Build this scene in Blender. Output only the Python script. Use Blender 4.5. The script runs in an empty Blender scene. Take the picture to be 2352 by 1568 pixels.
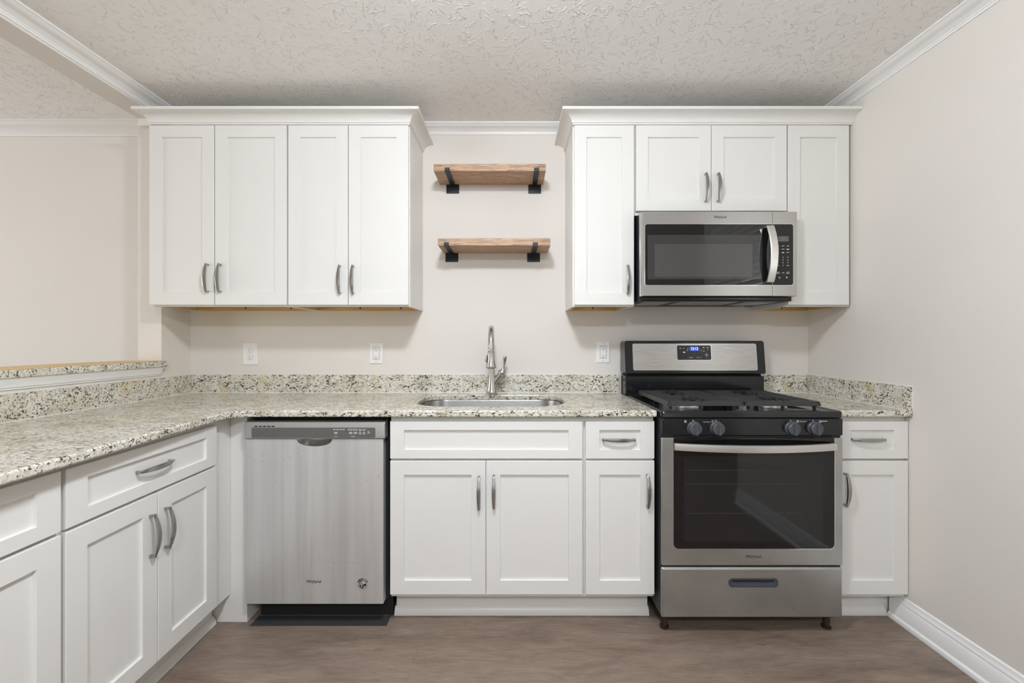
import bpy, bmesh, math, random
from mathutils import Vector, Matrix
random.seed(7)
U = 0.0254            # everything below is written in inches; x right, y into the room is negative, z up
sc = bpy.context.scene
COL = sc.collection

# ------------------------------------------------------------------ camera, world, light, exposure
cam_d = bpy.data.cameras.new('camera'); cam = bpy.data.objects.new('camera', cam_d); COL.objects.link(cam)
cam.location = (0, -97 * U, 48.6 * U); cam.rotation_euler = (math.pi / 2, 0, 0)
cam_d.sensor_width = 36; cam_d.lens = 15.0
cam_d.shift_x = -3 / 2352; cam_d.shift_y = -2 / 2352
cam_d.clip_start = 0.02; cam_d.clip_end = 60
sc.camera = cam

world = bpy.data.worlds.new('world'); sc.world = world; world.use_nodes = True
bg = world.node_tree.nodes['Background']; bg.inputs[0].default_value = (0.93, 0.96, 1.0, 1); bg.inputs[1].default_value = 0.6

def area(name, loc, rot, sx, sy, power, color=(1, 1, 1)):
    l = bpy.data.lights.new(name, 'AREA'); l.shape = 'RECTANGLE'; l.size = sx * U; l.size_y = sy * U
    l.energy = power; l.color = color
    o = bpy.data.objects.new(name, l); COL.objects.link(o)
    o.location = [c * U for c in loc]; o.rotation_euler = [math.radians(a) for a in rot]
    return o
# daylight through the side and dining windows, plus an added fill light at the rear
area('rear_fill_light', (-6, -206, 52), (90, 0, 180 + 180), 130, 72, 10, (0.93, 0.97, 1.02))  # added soft fill from behind the camera
area('daylight_side_window', (78, -63, 63), (90, 0, 90), 36, 46, 11, (0.95, 0.98, 1.02))
area('daylight_dining_window', (-206, -80, 50), (90, 0, -90), 90, 76, 60, (0.98, 0.985, 1.0))

vs = sc.view_settings
sc.display_settings.display_device = 'sRGB'
vs.view_transform = 'Standard'; vs.look = 'None'; vs.gamma = 1.0; vs.use_curve_mapping = False
vs.exposure = -0.02
LAMP = 215.0           # emission of the ceiling lamp's glass
sc.cycles.use_denoising = True
sc.cycles.max_bounces = 10; sc.cycles.diffuse_bounces = 6; sc.cycles.glossy_bounces = 5
sc.cycles.caustics_reflective = False; sc.cycles.caustics_refractive = False
sc.cycles.sample_clamp_indirect = 6

# ------------------------------------------------------------------ materials
def lin(r, g, b):
    f = lambda c: (c / 255 / 12.92) if c / 255 <= 0.04045 else ((c / 255 + 0.055) / 1.055) ** 2.4
    return (f(r), f(g), f(b), 1)

class NT:
    def __init__(s, name):
        s.m = bpy.data.materials.new(name); s.m.use_nodes = True
        s.t = s.m.node_tree; s.b = s.t.nodes['Principled BSDF']
    def n(s, kind, **kw):
        nd = s.t.nodes.new('ShaderNode' + kind)
        for k, v in kw.items():
            if k.startswith('i_'): nd.inputs[k[2:].replace('_', ' ')].default_value = v
            else: setattr(nd, k, v)
        return nd
    def l(s, a, b): s.t.links.new(a, b)
    def coords(s, scale=(1, 1, 1), rot=(0, 0, 0)):
        c = s.n('TexCoord'); mp = s.n('Mapping')
        mp.inputs['Scale'].default_value = scale; mp.inputs['Rotation'].default_value = rot
        s.l(c.outputs['Object'], mp.inputs['Vector']); return mp.outputs[0]
    def noise(s, vec, scale, detail=2, rough=0.5, dist=0.0):
        nd = s.n('TexNoise'); nd.inputs['Scale'].default_value = scale; nd.inputs['Detail'].default_value = detail
        nd.inputs['Roughness'].default_value = rough; nd.inputs['Distortion'].default_value = dist
        s.l(vec, nd.inputs['Vector']); return nd.outputs[0]
    def ramp(s, fac, stops, interp='LINEAR'):
        nd = s.n('ValToRGB'); cr = nd.color_ramp; cr.interpolation = interp
        while len(cr.elements) < len(stops): cr.elements.new(0.5)
        for e, (p, c) in zip(cr.elements, stops):
            e.position = p; e.color = c if len(c) == 4 else (*c, 1)
        s.l(fac, nd.inputs[0]); return nd.outputs[0]
    def mix(s, fac, a, b, mode='MIX'):
        nd = s.n('MixRGB', blend_type=mode)
        if isinstance(fac, (int, float)): nd.inputs[0].default_value = fac
        else: s.l(fac, nd.inputs[0])
        for i, v in ((1, a), (2, b)):
            if isinstance(v, tuple): nd.inputs[i].default_value = v if len(v) == 4 else (*v, 1)
            else: s.l(v, nd.inputs[i])
        return nd.outputs[0]
    def math(s, op, a, b=0.0):
        nd = s.n('Math', operation=op)
        for i, v in ((0, a), (1, b)):
            if isinstance(v, (int, float)): nd.inputs[i].default_value = v
            else: s.l(v, nd.inputs[i])
        return nd.outputs[0]
    def bump(s, h, strength, dist):
        nd = s.n('Bump'); nd.inputs['Strength'].default_value = strength; nd.inputs['Distance'].default_value = dist
        s.l(h, nd.inputs['Height']); s.l(nd.outputs[0], s.b.inputs['Normal'])
    def color(s, v):
        if isinstance(v, tuple): s.b.inputs['Base Color'].default_value = v if len(v) == 4 else (*v, 1)
        else: s.l(v, s.b.inputs['Base Color'])

def plain(name, col, rough=0.5, metal=0.0, coat=0.0, spec=None):
    t = NT(name); t.color(col); t.b.inputs['Roughness'].default_value = rough; t.b.inputs['Metallic'].default_value = metal
    t.b.inputs['Coat Weight'].default_value = coat
    if spec is not None: t.b.inputs['Specular IOR Level'].default_value = spec
    return t.m

def m_paint():
    t = NT('beige_wall_paint'); v = t.coords()
    t.color(t.mix(t.noise(v, 3, 2), lin(221, 216, 208), lin(225, 220, 212)))
    t.b.inputs['Roughness'].default_value = 0.62
    t.bump(t.noise(v, 420, 2), 0.05, 0.001); return t.m
def m_ceiling():
    t = NT('textured_ceiling_paint')
    def ridges(scale, ang, width, mscale):
        n1 = t.noise(t.coords(rot=(0, 0, ang), scale=(1.0, 0.85, 1)), scale, 2.5, 0.55, 1.0)
        a = t.math('DIVIDE', t.math('ABSOLUTE', t.math('SUBTRACT', n1, 0.5)), width)
        r = t.math('MAXIMUM', t.math('SUBTRACT', 1.0, a), 0.0)
        k = t.ramp(t.noise(t.coords(rot=(0, 0, ang + 1.0)), mscale, 2), [(0.50, (0, 0, 0)), (0.62, (1, 1, 1))])
        return t.math('MULTIPLY', r, k)
    h = t.math('MAXIMUM', ridges(11, 0.0, 0.026, 24), t.math('MAXIMUM', ridges(13, 0.9, 0.028, 28), ridges(12, 2.1, 0.026, 26)))
    t.color(lin(244, 243, 240)); t.b.inputs['Roughness'].default_value = 0.6
    t.bump(h, 0.9, 0.003); return t.m
def m_white(name='white_cabinet_paint', c=lin(226, 225, 220), r=0.33):
    t = NT(name); v = t.coords()
    t.color(t.mix(t.noise(v, 6, 3), c, tuple(x * 0.985 for x in c[:3]))); t.b.inputs['Roughness'].default_value = r
    return t.m
def m_granite():
    t = NT('speckled_granite'); v = t.coords(); v2 = t.coords(rot=(0.5, 0.8, 0.45), scale=(0.75, 1.3, 1.3))
    base = t.ramp(t.noise(v, 8, 5, 0.6, 0.4), [(0.30, lin(186, 180, 158)), (0.44, lin(214, 209, 192)), (0.56, lin(226, 223, 212)), (0.70, lin(208, 196, 160))])
    grey = t.ramp(t.noise(v2, 84, 6, 0.74, 0.4), [(0.41, (1, 1, 1)), (0.51, (0, 0, 0))])
    c1 = t.mix(t.math('MULTIPLY', grey, 0.6), base, lin(138, 134, 116))
    ochre = t.ramp(t.noise(v, 34, 4, 0.6, 0.4), [(0.66, (0, 0, 0)), (0.74, (1, 1, 1))])
    c2 = t.mix(t.math('MULTIPLY', ochre, 0.55), c1, lin(190, 162, 112))
    clus = t.noise(v2, 24, 3, 0.6, 0.3)
    thr = t.math('MULTIPLY_ADD', clus, 0.34); thr.node.inputs[2].default_value = 0.281
    n = t.noise(v2, 104, 5, 0.66, 0.35)
    fleck = t.math('MULTIPLY', t.math('SUBTRACT', thr, n), 22.0); fleck.node.use_clamp = True
    dark = t.ramp(t.noise(v, 40, 2), [(0.40, lin(70, 48, 46)), (0.52, lin(44, 42, 46)), (0.64, lin(78, 78, 76))])
    c3 = t.mix(fleck, c2, dark)
    w = t.ramp(t.noise(v, 150, 3, 0.6, 0.2), [(0.62, (0, 0, 0)), (0.70, (1, 1, 1))])
    t.color(t.mix(t.math('MULTIPLY', w, 0.5), c3, lin(236, 235, 228)))
    t.b.inputs['Roughness'].default_value = 0.16; return t.m
def m_floor():
    t = NT('brown_wood_plank_vinyl'); v = t.coords()
    br = t.n('TexBrick'); br.offset = 0.37; br.inputs['Scale'].default_value = 1.0
    br.inputs['Brick Width'].default_value = 1.25; br.inputs['Row Height'].default_value = 0.24
    br.inputs['Mortar Size'].default_value = 0.0007; br.inputs['Mortar Smooth'].default_value = 0.2; br.inputs['Bias'].default_value = 0.0
    br.inputs['Color1'].default_value = (0.93, 0.93, 0.93, 1); br.inputs['Color2'].default_value = (1, 1, 1, 1); br.inputs['Mortar'].default_value = (0.70, 0.70, 0.70, 1)
    mp = t.coords(); mp.node.inputs['Location'].default_value = (-0.0765, -0.009, 0.0)
    t.l(mp, br.inputs['Vector'])
    g = t.noise(t.coords((4.5, 24, 1)), 1.5, 9, 0.70, 1.0)
    big = t.noise(t.coords((1.3, 5, 1)), 2.2, 3, 0.55, 0.7)
    c = t.ramp(g, [(0.30, lin(84, 70, 60)), (0.5, lin(130, 113, 99)), (0.68, lin(156, 139, 124))])
    c = t.mix(0.55, c, t.ramp(big, [(0.3, lin(94, 80, 69)), (0.65, lin(145, 127, 112))]))
    fine = t.noise(t.coords((9, 150, 1)), 1.5, 4, 0.7, 0.5)
    c = t.mix(0.2, c, t.ramp(fine, [(0.34, lin(80, 66, 56)), (0.66, lin(168, 150, 134))]))
    knot = t.ramp(t.noise(t.coords((5, 32, 1)), 2.2, 5, 0.7, 1.4), [(0.30, (1, 1, 1)), (0.40, (0, 0, 0))])
    c = t.mix(t.math('MULTIPLY', knot, 0.55), c, lin(82, 68, 58))
    t.color(t.mix(1.0, c, br.outputs[0], 'MULTIPLY'))
    t.b.inputs['Roughness'].default_value = 0.42
    t.bump(t.math('ADD', g, t.math('MULTIPLY', br.outputs['Fac'], -2.0)), 0.12, 0.002); return t.m
def m_oak():
    t = NT('oak_board'); v = t.coords((5, 70, 70))
    g = t.noise(v, 1.3, 6, 0.65, 0.6); f = t.noise(t.coords((14, 240, 240)), 1.2, 3, 0.6, 0.2)
    c = t.ramp(g, [(0.30, lin(134, 101, 74)), (0.48, lin(178, 142, 110)), (0.68, lin(206, 174, 142))])
    c = t.mix(t.ramp(f, [(0.36, (1, 1, 1)), (0.46, (0, 0, 0))]), c, lin(120, 96, 78))
    t.color(c); t.b.inputs['Roughness'].default_value = 0.5; t.bump(f, 0.2, 0.001); return t.m
def m_rawwood():
    t = NT('raw_cabinet_wood'); g = t.noise(t.coords((3, 40, 40)), 2, 4, 0.5, 0.3)
    t.color(t.ramp(g, [(0.3, lin(196, 158, 92)), (0.7, lin(222, 190, 124))])); t.b.inputs['Roughness'].default_value = 0.5; return t.m
def m_steel(name, c=(0.60, 0.59, 0.575), r=0.30, streak=0.10, vertical=False, dirt=0.0, metal=1.0):
    t = NT(name)
    v = t.coords((60, 60, 1.2) if vertical else (1.2, 60, 60))
    g = t.noise(v, 6, 3, 0.6)
    col = t.mix(g, tuple(x * (1 - streak) for x in c), tuple(min(1, x * (1 + streak)) for x in c))
    if dirt:
        s1 = t.ramp(t.noise(t.coords((13, 13, 0.55) if vertical else (2.5, 2.5, 4)), 1.3, 4, 0.55, 0.25), [(0.40, (0, 0, 0)), (0.66, (1, 1, 1))])
        s2 = t.ramp(t.noise(t.coords((1, 1, 0.5)), 60, 3, 0.6), [(0.22, (1, 1, 1)), (0.30, (0, 0, 0))])
        col = t.mix(t.math('MULTIPLY', s1, dirt), col, tuple(x * 0.62 for x in c))
        col = t.mix(t.math('MULTIPLY', s2, 0.5), col, tuple(x * 0.45 for x in c))
    t.color(col); t.b.inputs['Metallic'].default_value = metal
    rr = t.math('MULTIPLY_ADD', g, 0.12); rr.node.inputs[2].default_value = r - 0.06
    t.l(rr, t.b.inputs['Roughness']); return t.m
def m_glow(name, col, strength):
    t = NT(name); t.color((0.02, 0.02, 0.02, 1)); t.b.inputs['Emission Color'].default_value = (*col, 1)
    t.b.inputs['Emission Strength'].default_value = strength; return t.m
def m_iron():
    t = NT('cast_iron'); t.color(lin(40, 40, 40)); t.b.inputs['Roughness'].default_value = 0.36
    t.bump(t.noise(t.coords(), 900, 2), 0.25, 0.001); return t.m
def m_lampglass():
    t = NT('lamp_glass'); t.color((0.9, 0.9, 0.88, 1)); t.b.inputs['Emission Color'].default_value = (0.925, 0.975, 1.065, 1)
    t.b.inputs['Emission Strength'].default_value = LAMP; return t.m

PAINT = m_paint(); CEIL = m_ceiling(); WHITE = m_white(); TRIM = m_white('white_trim_paint', lin(240, 240, 238), 0.35)
GRAN = m_granite(); FLOOR = m_floor(); OAK = m_oak(); RAW = m_rawwood()
STEEL = m_steel('brushed_stainless', (0.50, 0.49, 0.475), 0.30); STEELDW = m_steel('scuffed_stainless', (0.70, 0.70, 0.685), 0.38, 0.06, True, 0.40, 0.55)
STEELRG = m_steel('range_stainless', (0.47, 0.475, 0.455), 0.33, 0.08, False, 0.42, 0.85)
NICKEL = m_steel('brushed_nickel', (0.56, 0.54, 0.51), 0.24, 0.08, True)
PULL = m_steel('pull_nickel', (0.40, 0.395, 0.38), 0.21, 0.06, True)
BLACK = plain('gloss_black_enamel', (0.010, 0.011, 0.012, 1), 0.13)
GLASS = plain('black_glass', (0.007, 0.007, 0.0075, 1), 0.03)
GLASSIN = plain('tinted_window_glass', (0.035, 0.035, 0.034, 1), 0.07)
MWIN = plain('perforated_window_screen', (0.062, 0.061, 0.058, 1), 0.12)
MATTE = plain('matte_black', (0.016, 0.017, 0.019, 1), 0.5)
BRACK = plain('black_bracket_metal', (0.009, 0.012, 0.017, 1), 0.45, spec=0.35)
DARK = plain('dark_gap', (0.006, 0.006, 0.006, 1), 0.8)
KNOB = plain('knob_grey', lin(74, 76, 80), 0.4)
GREYP = plain('grey_panel', lin(92, 92, 90), 0.28)
CONS = plain('silver_console', lin(176, 173, 170), 0.38, 0.55)
PRINT = plain('white_print', lin(225, 225, 222), 0.6)
PRINTG = plain('grey_print', lin(168, 165, 162), 0.6)
LOGO = plain('logo_dark', (0.05, 0.048, 0.044, 1), 0.35, 0.6)
CHROME = plain('chrome', (0.86, 0.85, 0.83, 1), 0.10, 1.0)
ALU = plain('burner_aluminium', (0.86, 0.85, 0.83, 1), 0.34, 0.35)
RINGM = plain('logo_ring', (0.30, 0.29, 0.27, 1), 0.3, 0.4)
PLASTIC = plain('white_plastic', lin(236, 235, 232), 0.3)
CAULK = plain('white_caulk', lin(236, 236, 232), 0.5)
SLOT = plain('slot_black', (0.01, 0.01, 0.01, 1), 0.6)
TANTOP = plain('tan_top', lin(216, 184, 132), 0.55)
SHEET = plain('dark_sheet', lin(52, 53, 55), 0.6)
RED = plain('dark_red_print', lin(110, 32, 38), 0.6)
MWFILT = m_steel('grease_filter', (0.42, 0.42, 0.41), 0.45, 0.3)
BLUE = m_glow('clock_blue', (0.01, 0.10, 0.75), 0.55)
DIGIT = m_glow('clock_digits', (0.55, 0.85, 1.0), 2.4)
LAMPG = m_lampglass()
BLIND = plain('white_blind_slat', lin(235, 233, 228), 0.5)
FOOT = plain('brown_foot', lin(52, 38, 30), 0.35)

# ------------------------------------------------------------------ mesh helpers (inches)
class M:
    def __init__(s): s.v = []; s.f = []; s.mi = []; s.mat = 0
    def add(s, vs, fs):
        k = len(s.v); s.v += [tuple(p) for p in vs]
        for f in fs: s.f.append([i + k for i in f]); s.mi.append(s.mat)
        return s
    def box(s, x0, x1, y0, y1, z0, z1):
        v = [(x, y, z) for x in (x0, x1) for y in (y0, y1) for z in (z0, z1)]
        return s.add(v, [(0, 1, 3, 2), (4, 6, 7, 5), (0, 4, 5, 1), (2, 3, 7, 6), (0, 2, 6, 4), (1, 5, 7, 3)])
    def loft(s, loops, cap0=True, cap1=True, closed=True):
        n = len(loops[0]); v = [p for L in loops for p in L]; f = []
        for a in range(len(loops) - 1):
            for i in range(n if closed else n - 1):
                j = (i + 1) % n; f.append((a * n + i, a * n + j, (a + 1) * n + j, (a + 1) * n + i))
        if cap0: f.append(tuple(range(n)))
        if cap1: f.append(tuple((len(loops) - 1) * n + i for i in range(n)))
        return s.add(v, f)
    def lathe(s, prof, c, axis='z', n=24, cap0=True, cap1=True):
        L = []
        for r, h in prof:
            ring = []
            for i in range(n):
                a = 2 * math.pi * i / n; p, q = r * math.cos(a), r * math.sin(a)
                ring.append({'z': (c[0] + p, c[1] + q, c[2] + h), 'y': (c[0] + p, c[1] + h, c[2] + q), 'x': (c[0] + h, c[1] + p, c[2] + q)}[axis])
            L.append(ring)
        return s.loft(L, cap0, cap1)
    def tube(s, path, rad, n=16, caps=True):
        P = [Vector(p) for p in path]; R = rad if isinstance(rad, (list, tuple)) else [rad] * len(P)
        L = []; ref = None
        for i, p in enumerate(P):
            t = (P[min(i + 1, len(P) - 1)] - P[max(i - 1, 0)]).normalized()
            if ref is None: ref = t.orthogonal().normalized()
            ref = (ref - t * ref.dot(t)).normalized(); b = t.cross(ref)
            L.append([p + (ref * math.cos(2 * math.pi * k / n) + b * math.sin(2 * math.pi * k / n)) * R[i] for k in range(n)])
        return s.loft(L, caps, caps)
    def prism(s, poly, axis, a, b):
        f = {'y': lambda p, h: (p[0], h, p[1]), 'z': lambda p, h: (p[0], p[1], h), 'x': lambda p, h: (h, p[0], p[1])}[axis]
        return s.loft([[f(p, a) for p in poly], [f(p, b) for p in poly]])

def rrect(x0, x1, z0, z1, r, n=5, rs=None):
    out = []; rr = rs or (r, r, r, r)          # corners: (x1,z1),(x0,z1),(x0,z0),(x1,z0)
    for (cx, cz, a0), q in zip(((x1, z1, 0), (x0, z1, 90), (x0, z0, 180), (x1, z0, 270)), rr):
        q = max(q, 1e-4)
        ox = cx - q if cx == x1 else cx + q; oz = cz - q if cz == z1 else cz + q
        for i in range(n + 1):
            a = math.radians(a0 + 90 * i / n); out.append((ox + q * math.cos(a), oz + q * math.sin(a)))
    return out
def plate(x0, x1, z0, z1, yb, yf, r=0.3, edge=0.06, n=5, rs=None):
    """rounded rectangle plate facing -y (yf < yb), its front edge eased"""
    m = M()
    rs2 = tuple(max(q - edge, 0.0) for q in rs) if rs else None
    A = rrect(x0, x1, z0, z1, r, n, rs); B = rrect(x0 + edge, x1 - edge, z0 + edge, z1 - edge, max(r - edge, 0.01), n, rs2)
    m.loft([[(x, yb, z) for x, z in A], [(x, yf + edge, z) for x, z in A], [(x, yf, z) for x, z in B]])
    return m

ORG = {}
def obj(name, m, mats, parent=None, origin=None, bevel=0.0, angle=32, seg=2):
    if not isinstance(mats, (list, tuple)): mats = [mats]
    o0 = Vector(origin) if origin is not None else (ORG[parent.name] if parent else Vector((0, 0, 0)))
    me = bpy.data.meshes.new(name)
    me.from_pydata([((Vector(p) - o0) * U) for p in m.v], [], m.f)
    for mm in mats: me.materials.append(mm)
    for p, k in zip(me.polygons, m.mi): p.material_index = k
    bm = bmesh.new(); bm.from_mesh(me); bmesh.ops.recalc_face_normals(bm, faces=bm.faces); bm.to_mesh(me); bm.free()
    for p in me.polygons: p.use_smooth = True
    me.set_sharp_from_angle(angle=math.radians(angle))
    o = bpy.data.objects.new(name, me); COL.objects.link(o)
    if parent: o.parent = parent; o.location = (o0 - ORG[parent.name]) * U
    else: o.location = o0 * U
    ORG[o.name] = o0
    if bevel:
        b = o.modifiers.new('bevel', 'BEVEL'); b.width = bevel * U; b.segments = seg; b.limit_method = 'ANGLE'; b.angle_limit = math.radians(40)
        b.harden_normals = True
    return o
def tag(o, label=None, cat=None, group=None, kind=None):
    for k, v in (('label', label), ('category', cat), ('group', group), ('kind', kind)):
        if v: o[k] = v
    return o
def thing(name, label, cat, loc, group=None, rotz=0.0, local=False):
    o = bpy.data.objects.new(name, None); COL.objects.link(o); o.empty_display_size = 0.05
    o.location = Vector(loc) * U; o.rotation_euler = (0, 0, math.radians(rotz))
    ORG[o.name] = Vector((0, 0, 0)) if local else Vector(loc)
    return tag(o, label, cat, group)
def struct(name, m, mat, label=None, bevel=0.0):
    o = obj(name, m, mat, bevel=bevel); o['kind'] = 'structure'
    if label: o['label'] = label
    return o
def share(name, me, parent, loc, rot=(0, 0, 0)):
    """another object using the same mesh, placed at loc (inches, same frame as the parent's vertices)"""
    o = bpy.data.objects.new(name, me); COL.objects.link(o); o.parent = parent
    o.location = (Vector(loc) - ORG[parent.name]) * U; o.rotation_euler = rot
    ORG[o.name] = Vector(loc); return o
def text_geo(items, bold=0.0):
    """items: (string, cap size, x, y, z, align, angle) -> one M lying on planes that face -y"""
    out = M()
    for it in items:
        st, size, x, y, z = it[:5]; al = it[5] if len(it) > 5 else 'CENTER'; ang = it[6] if len(it) > 6 else 0.0; sx = it[7] if len(it) > 7 else 1.0
        c = bpy.data.curves.new('t', 'FONT'); c.body = st; c.size = size; c.align_x = al; c.align_y = 'CENTER'; c.extrude = 0.006; c.resolution_u = 3; c.offset = size * bold
        to = bpy.data.objects.new('t', c); COL.objects.link(to)
        bpy.context.view_layer.update()
        me = bpy.data.meshes.new_from_object(to.evaluated_get(bpy.context.evaluated_depsgraph_get()))
        ca, sa = math.cos(ang), math.sin(ang)
        vs = [(x + (v.co.x * sx) * ca - v.co.y * sa, y - v.co.z, z + (v.co.x * sx) * sa + v.co.y * ca) for v in me.vertices]
        out.add(vs, [tuple(p.vertices) for p in me.polygons])
        bpy.data.objects.remove(to); bpy.data.curves.remove(c); bpy.data.meshes.remove(me)
    return out

# ------------------------------------------------------------------ room
XR, XL, XLL = 67.0, -73.4, -78.3       # right wall, kitchen side and dining side of the left wall
ZC, ZD = 97.1, 97.7
DR = 200                               # rear wall
m = M().box(-200, 126, -DR - 4, 4, -2, 0); struct('floor', m, FLOOR)
m = M().box(XL - 2.4, 126, -DR - 4, 4, ZC, ZC + 4); struct('ceiling', m, CEIL)
m = M().box(-204, XL - 2.45, -DR - 4, 4, ZD, ZD + 4); struct('ceiling', m, CEIL)
m = M().box(-204, 71, 0, 4, 0, ZC - 0.01); m.box(-204, XL - 2.45, 0, 4, ZC, ZD - 0.01); struct('wall_back', m, PAINT)
# right wall with the blinds window behind the camera's edge of view
W0, W1, WZ0, WZ1 = 46, 80, 40, 86
m = M().box(XR, 71, -W0, -0.01, 0, ZC); m.box(XR, 71, -84, -W1, 0, ZC); m.box(XR, 71, -W1, -W0, 0, WZ0); m.box(XR, 71, -W1, -W0, WZ1, ZC)
struct('wall_right', m, PAINT)
struct('wall_side', M().box(71.01, 126, -84, -80, 0, ZC).box(122, 126, -DR, -84.01, 0, ZC), PAINT)
# left wall: stub, half wall under the bar, and the shallow header over the opening
m = M().box(XLL, XL, -8, -0.01, 0, ZC - 0.01); m.box(XLL, XL, -DR, -8, 0, 43.1); m.box(XLL, XL, -DR, -8, 94.9, ZC - 0.01); m.box(XLL, XL - 2.5, -DR, -8, ZC - 0.01, ZD - 0.02)
struct('wall_left', m, PAINT)
# rear wall with a wide window opening added for fill light, and the far dining wall with its patio window
m = M().box(-204, -74, -DR - 4, -DR, 0, ZC); m.box(62, 126, -DR - 4, -DR, 0, ZC); m.box(-74, 62, -DR - 4, -DR, 0, 22); m.box(-74, 62, -DR - 4, -DR, 97, ZC)
struct('wall_front', m, PAINT)
m = M().box(-204, -200, -DR, -127, 0, ZD); m.box(-204, -200, -33, 0, 0, ZD); m.box(-204, -200, -127, -33, 0, 10); m.box(-204, -200, -127, -33, 90, ZD)
struct('wall_dining', m, PAINT)

def sweep(profile, path, closed_path=False):
    """profile [(out, z)], path [(x, y, nx, ny)] : out is measured along the given miter vector"""
    m = M(); L = []
    for x, y, nx, ny in path: L.append([(x + o * nx, y + o * ny, z) for o, z in profile])
    return m.loft(L)
def crown_prof(zt, drop, p):
    P = [(0.0, zt - drop), (0.22, zt - drop), (0.26, zt - drop * 0.84), (0.42, zt - drop * 0.82), (0.46, zt - drop * 0.72)]
    for i in range(7):
        a = i / 6; P.append((0.6 + (p - 1.0) * a, zt - drop * (0.68 - 0.46 * a) + 0.16 * math.sin(a * math.pi * 2) * drop * 0.3))
    P += [(p - 0.2, zt - drop * 0.16), (p, zt - drop * 0.14), (p, zt - 0.01), (0.0, zt - 0.01)]
    return P
struct('trim_1', sweep(crown_prof(ZC, 1.75, 2.6), [(XR - 0.01, -83.9, -1, 0), (XR - 0.01, -0.01, -1, -1)]), TRIM, 'white crown moulding along the right wall')
struct('trim_2', sweep(crown_prof(ZC, 1.75, 2.6), [(XL + 0.01, -0.01, 1, -1), (XR - 0.02, -0.01, -1, -1)]), TRIM, 'white crown moulding between the wall cabinets')
struct('trim_3', sweep(crown_prof(ZC, 1.75, 2.8), [(XL + 0.01, -DR + 0.5, 1, 0), (XL + 0.01, -0.01, 1, -1)]), TRIM, 'white crown moulding along the header on the left')
struct('trim_4', sweep(crown_prof(ZD, 2.7, 2.7), [(-199.9, -0.01, 1, -1), (XLL - 0.01, -0.01, 0, -1)]), TRIM, 'white crown moulding in the room beyond the bar')
BP = [(0, 0.01), (0.95, 0.01), (1.0, 0.35), (0.9, 0.7), (0.62, 0.95), (0.58, 3.1), (0.42, 3.35), (0.42, 3.7), (0.3, 3.85), (0.22, 4.5), (0.0, 4.7)]
struct('baseboard_right', sweep(BP, [(XR - 0.01, -84, -1, 0), (XR - 0.01, -21.6, -1, 0)]), TRIM)
struct('trim_5', sweep([(0, 41.45), (0.25, 41.45), (0.3, 41.75), (0.5, 41.8), (0.62, 42.4), (1.05, 43.0), (1.1, 43.18), (0, 43.18)], [(XL + 0.01, -90, 1, 0), (XL + 0.01, -8.6, 1, 0)]), TRIM, 'white moulding under the raised bar top')

# window with blinds on the right wall (seen only as a reflection)
m = M().box(67.05, 70, -W1 + 0.02, -W1 + 2, WZ0 + 0.02, WZ1 - 0.02); m.box(67.05, 70, -W0 - 2, -W0 - 0.02, WZ0 + 0.02, WZ1 - 0.02); m.box(67.05, 70, -W1 + 2, -W0 - 2, WZ0 + 0.02, WZ0 + 2); m.box(67.05, 70, -W1 + 2, -W0 - 2, WZ1 - 2, WZ1 - 0.02); m.box(67.05, 70, -W1 + 2, -W0 - 2, 61.4, 62.6)
w1 = struct('window_1', m, TRIM)
m = M()
for k in range(23):
    z = WZ0 + 3 + k * 1.85
    m.loft([[(67.3, y, z + 0.55), (67.36, y, z + 0.6), (69.1, y, z - 0.45), (69.04, y, z - 0.5)] for y in (-W1 + 2.2, -W0 - 2.2)])
obj('blind', m, BLIND, w1)
m = M()
for x0, x1 in ((-74, -6.5), (-5.5, 62)):
    m.box(x0, x0 + 2, -DR - 3, -DR - 1, 22.02, 96.9); m.box(x1 - 2, x1, -DR - 3, -DR - 1, 22.02, 96.9); m.box(x0 + 2, x1 - 2, -DR - 3, -DR - 1, 22.02, 24); m.box(x0 + 2, x1 - 2, -DR - 3, -DR - 1, 95, 96.9)
struct('fill_window', m, TRIM)  # frames for the added rear fill opening
m = M().box(-203, -201, -126.9, -125, 10.02, 89.9); m.box(-203, -201, -35, -33.1, 10.02, 89.9); m.box(-203, -201, -125, -35, 10.02, 12); m.box(-203, -201, -125, -35, 88, 89.9); m.box(-203, -201, -81, -79, 12, 88)
struct('window_3', m, TRIM)

# flush ceiling lamps, both out of frame, the rear one added as fill
def ceiling_lamp(label, x, y, k):
    t = thing('ceiling_lamp', label, 'lamp', (x, y, ZC), 'flush ceiling lamps')
    obj('base', M().lathe([(5.5 * k, -0.02), (5.5 * k, -0.7), (5.1 * k, -0.8)], (x, y, ZC), n=32), TRIM, t)
    obj('lamp_shade', M().lathe([(1.0, -0.85)] + [(4.6 * k * math.sin(math.radians(a)), -1.35 - 1.75 * k + 1.7 * k * math.cos(math.radians(a))) for a in range(20, 176, 12)] + [(0.1, -1.37 - 3.45 * k)], (x, y, ZC), n=32), LAMPG, t)
ceiling_lamp('round white flush ceiling lamp over the kitchen floor, in front of the sink', -4, -66, 1.0)
ceiling_lamp('added larger round white fill lamp on the ceiling, unseen behind the camera', 4, -142, 1.22)  # added unseen lamp that brightens the lower cabinets

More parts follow.
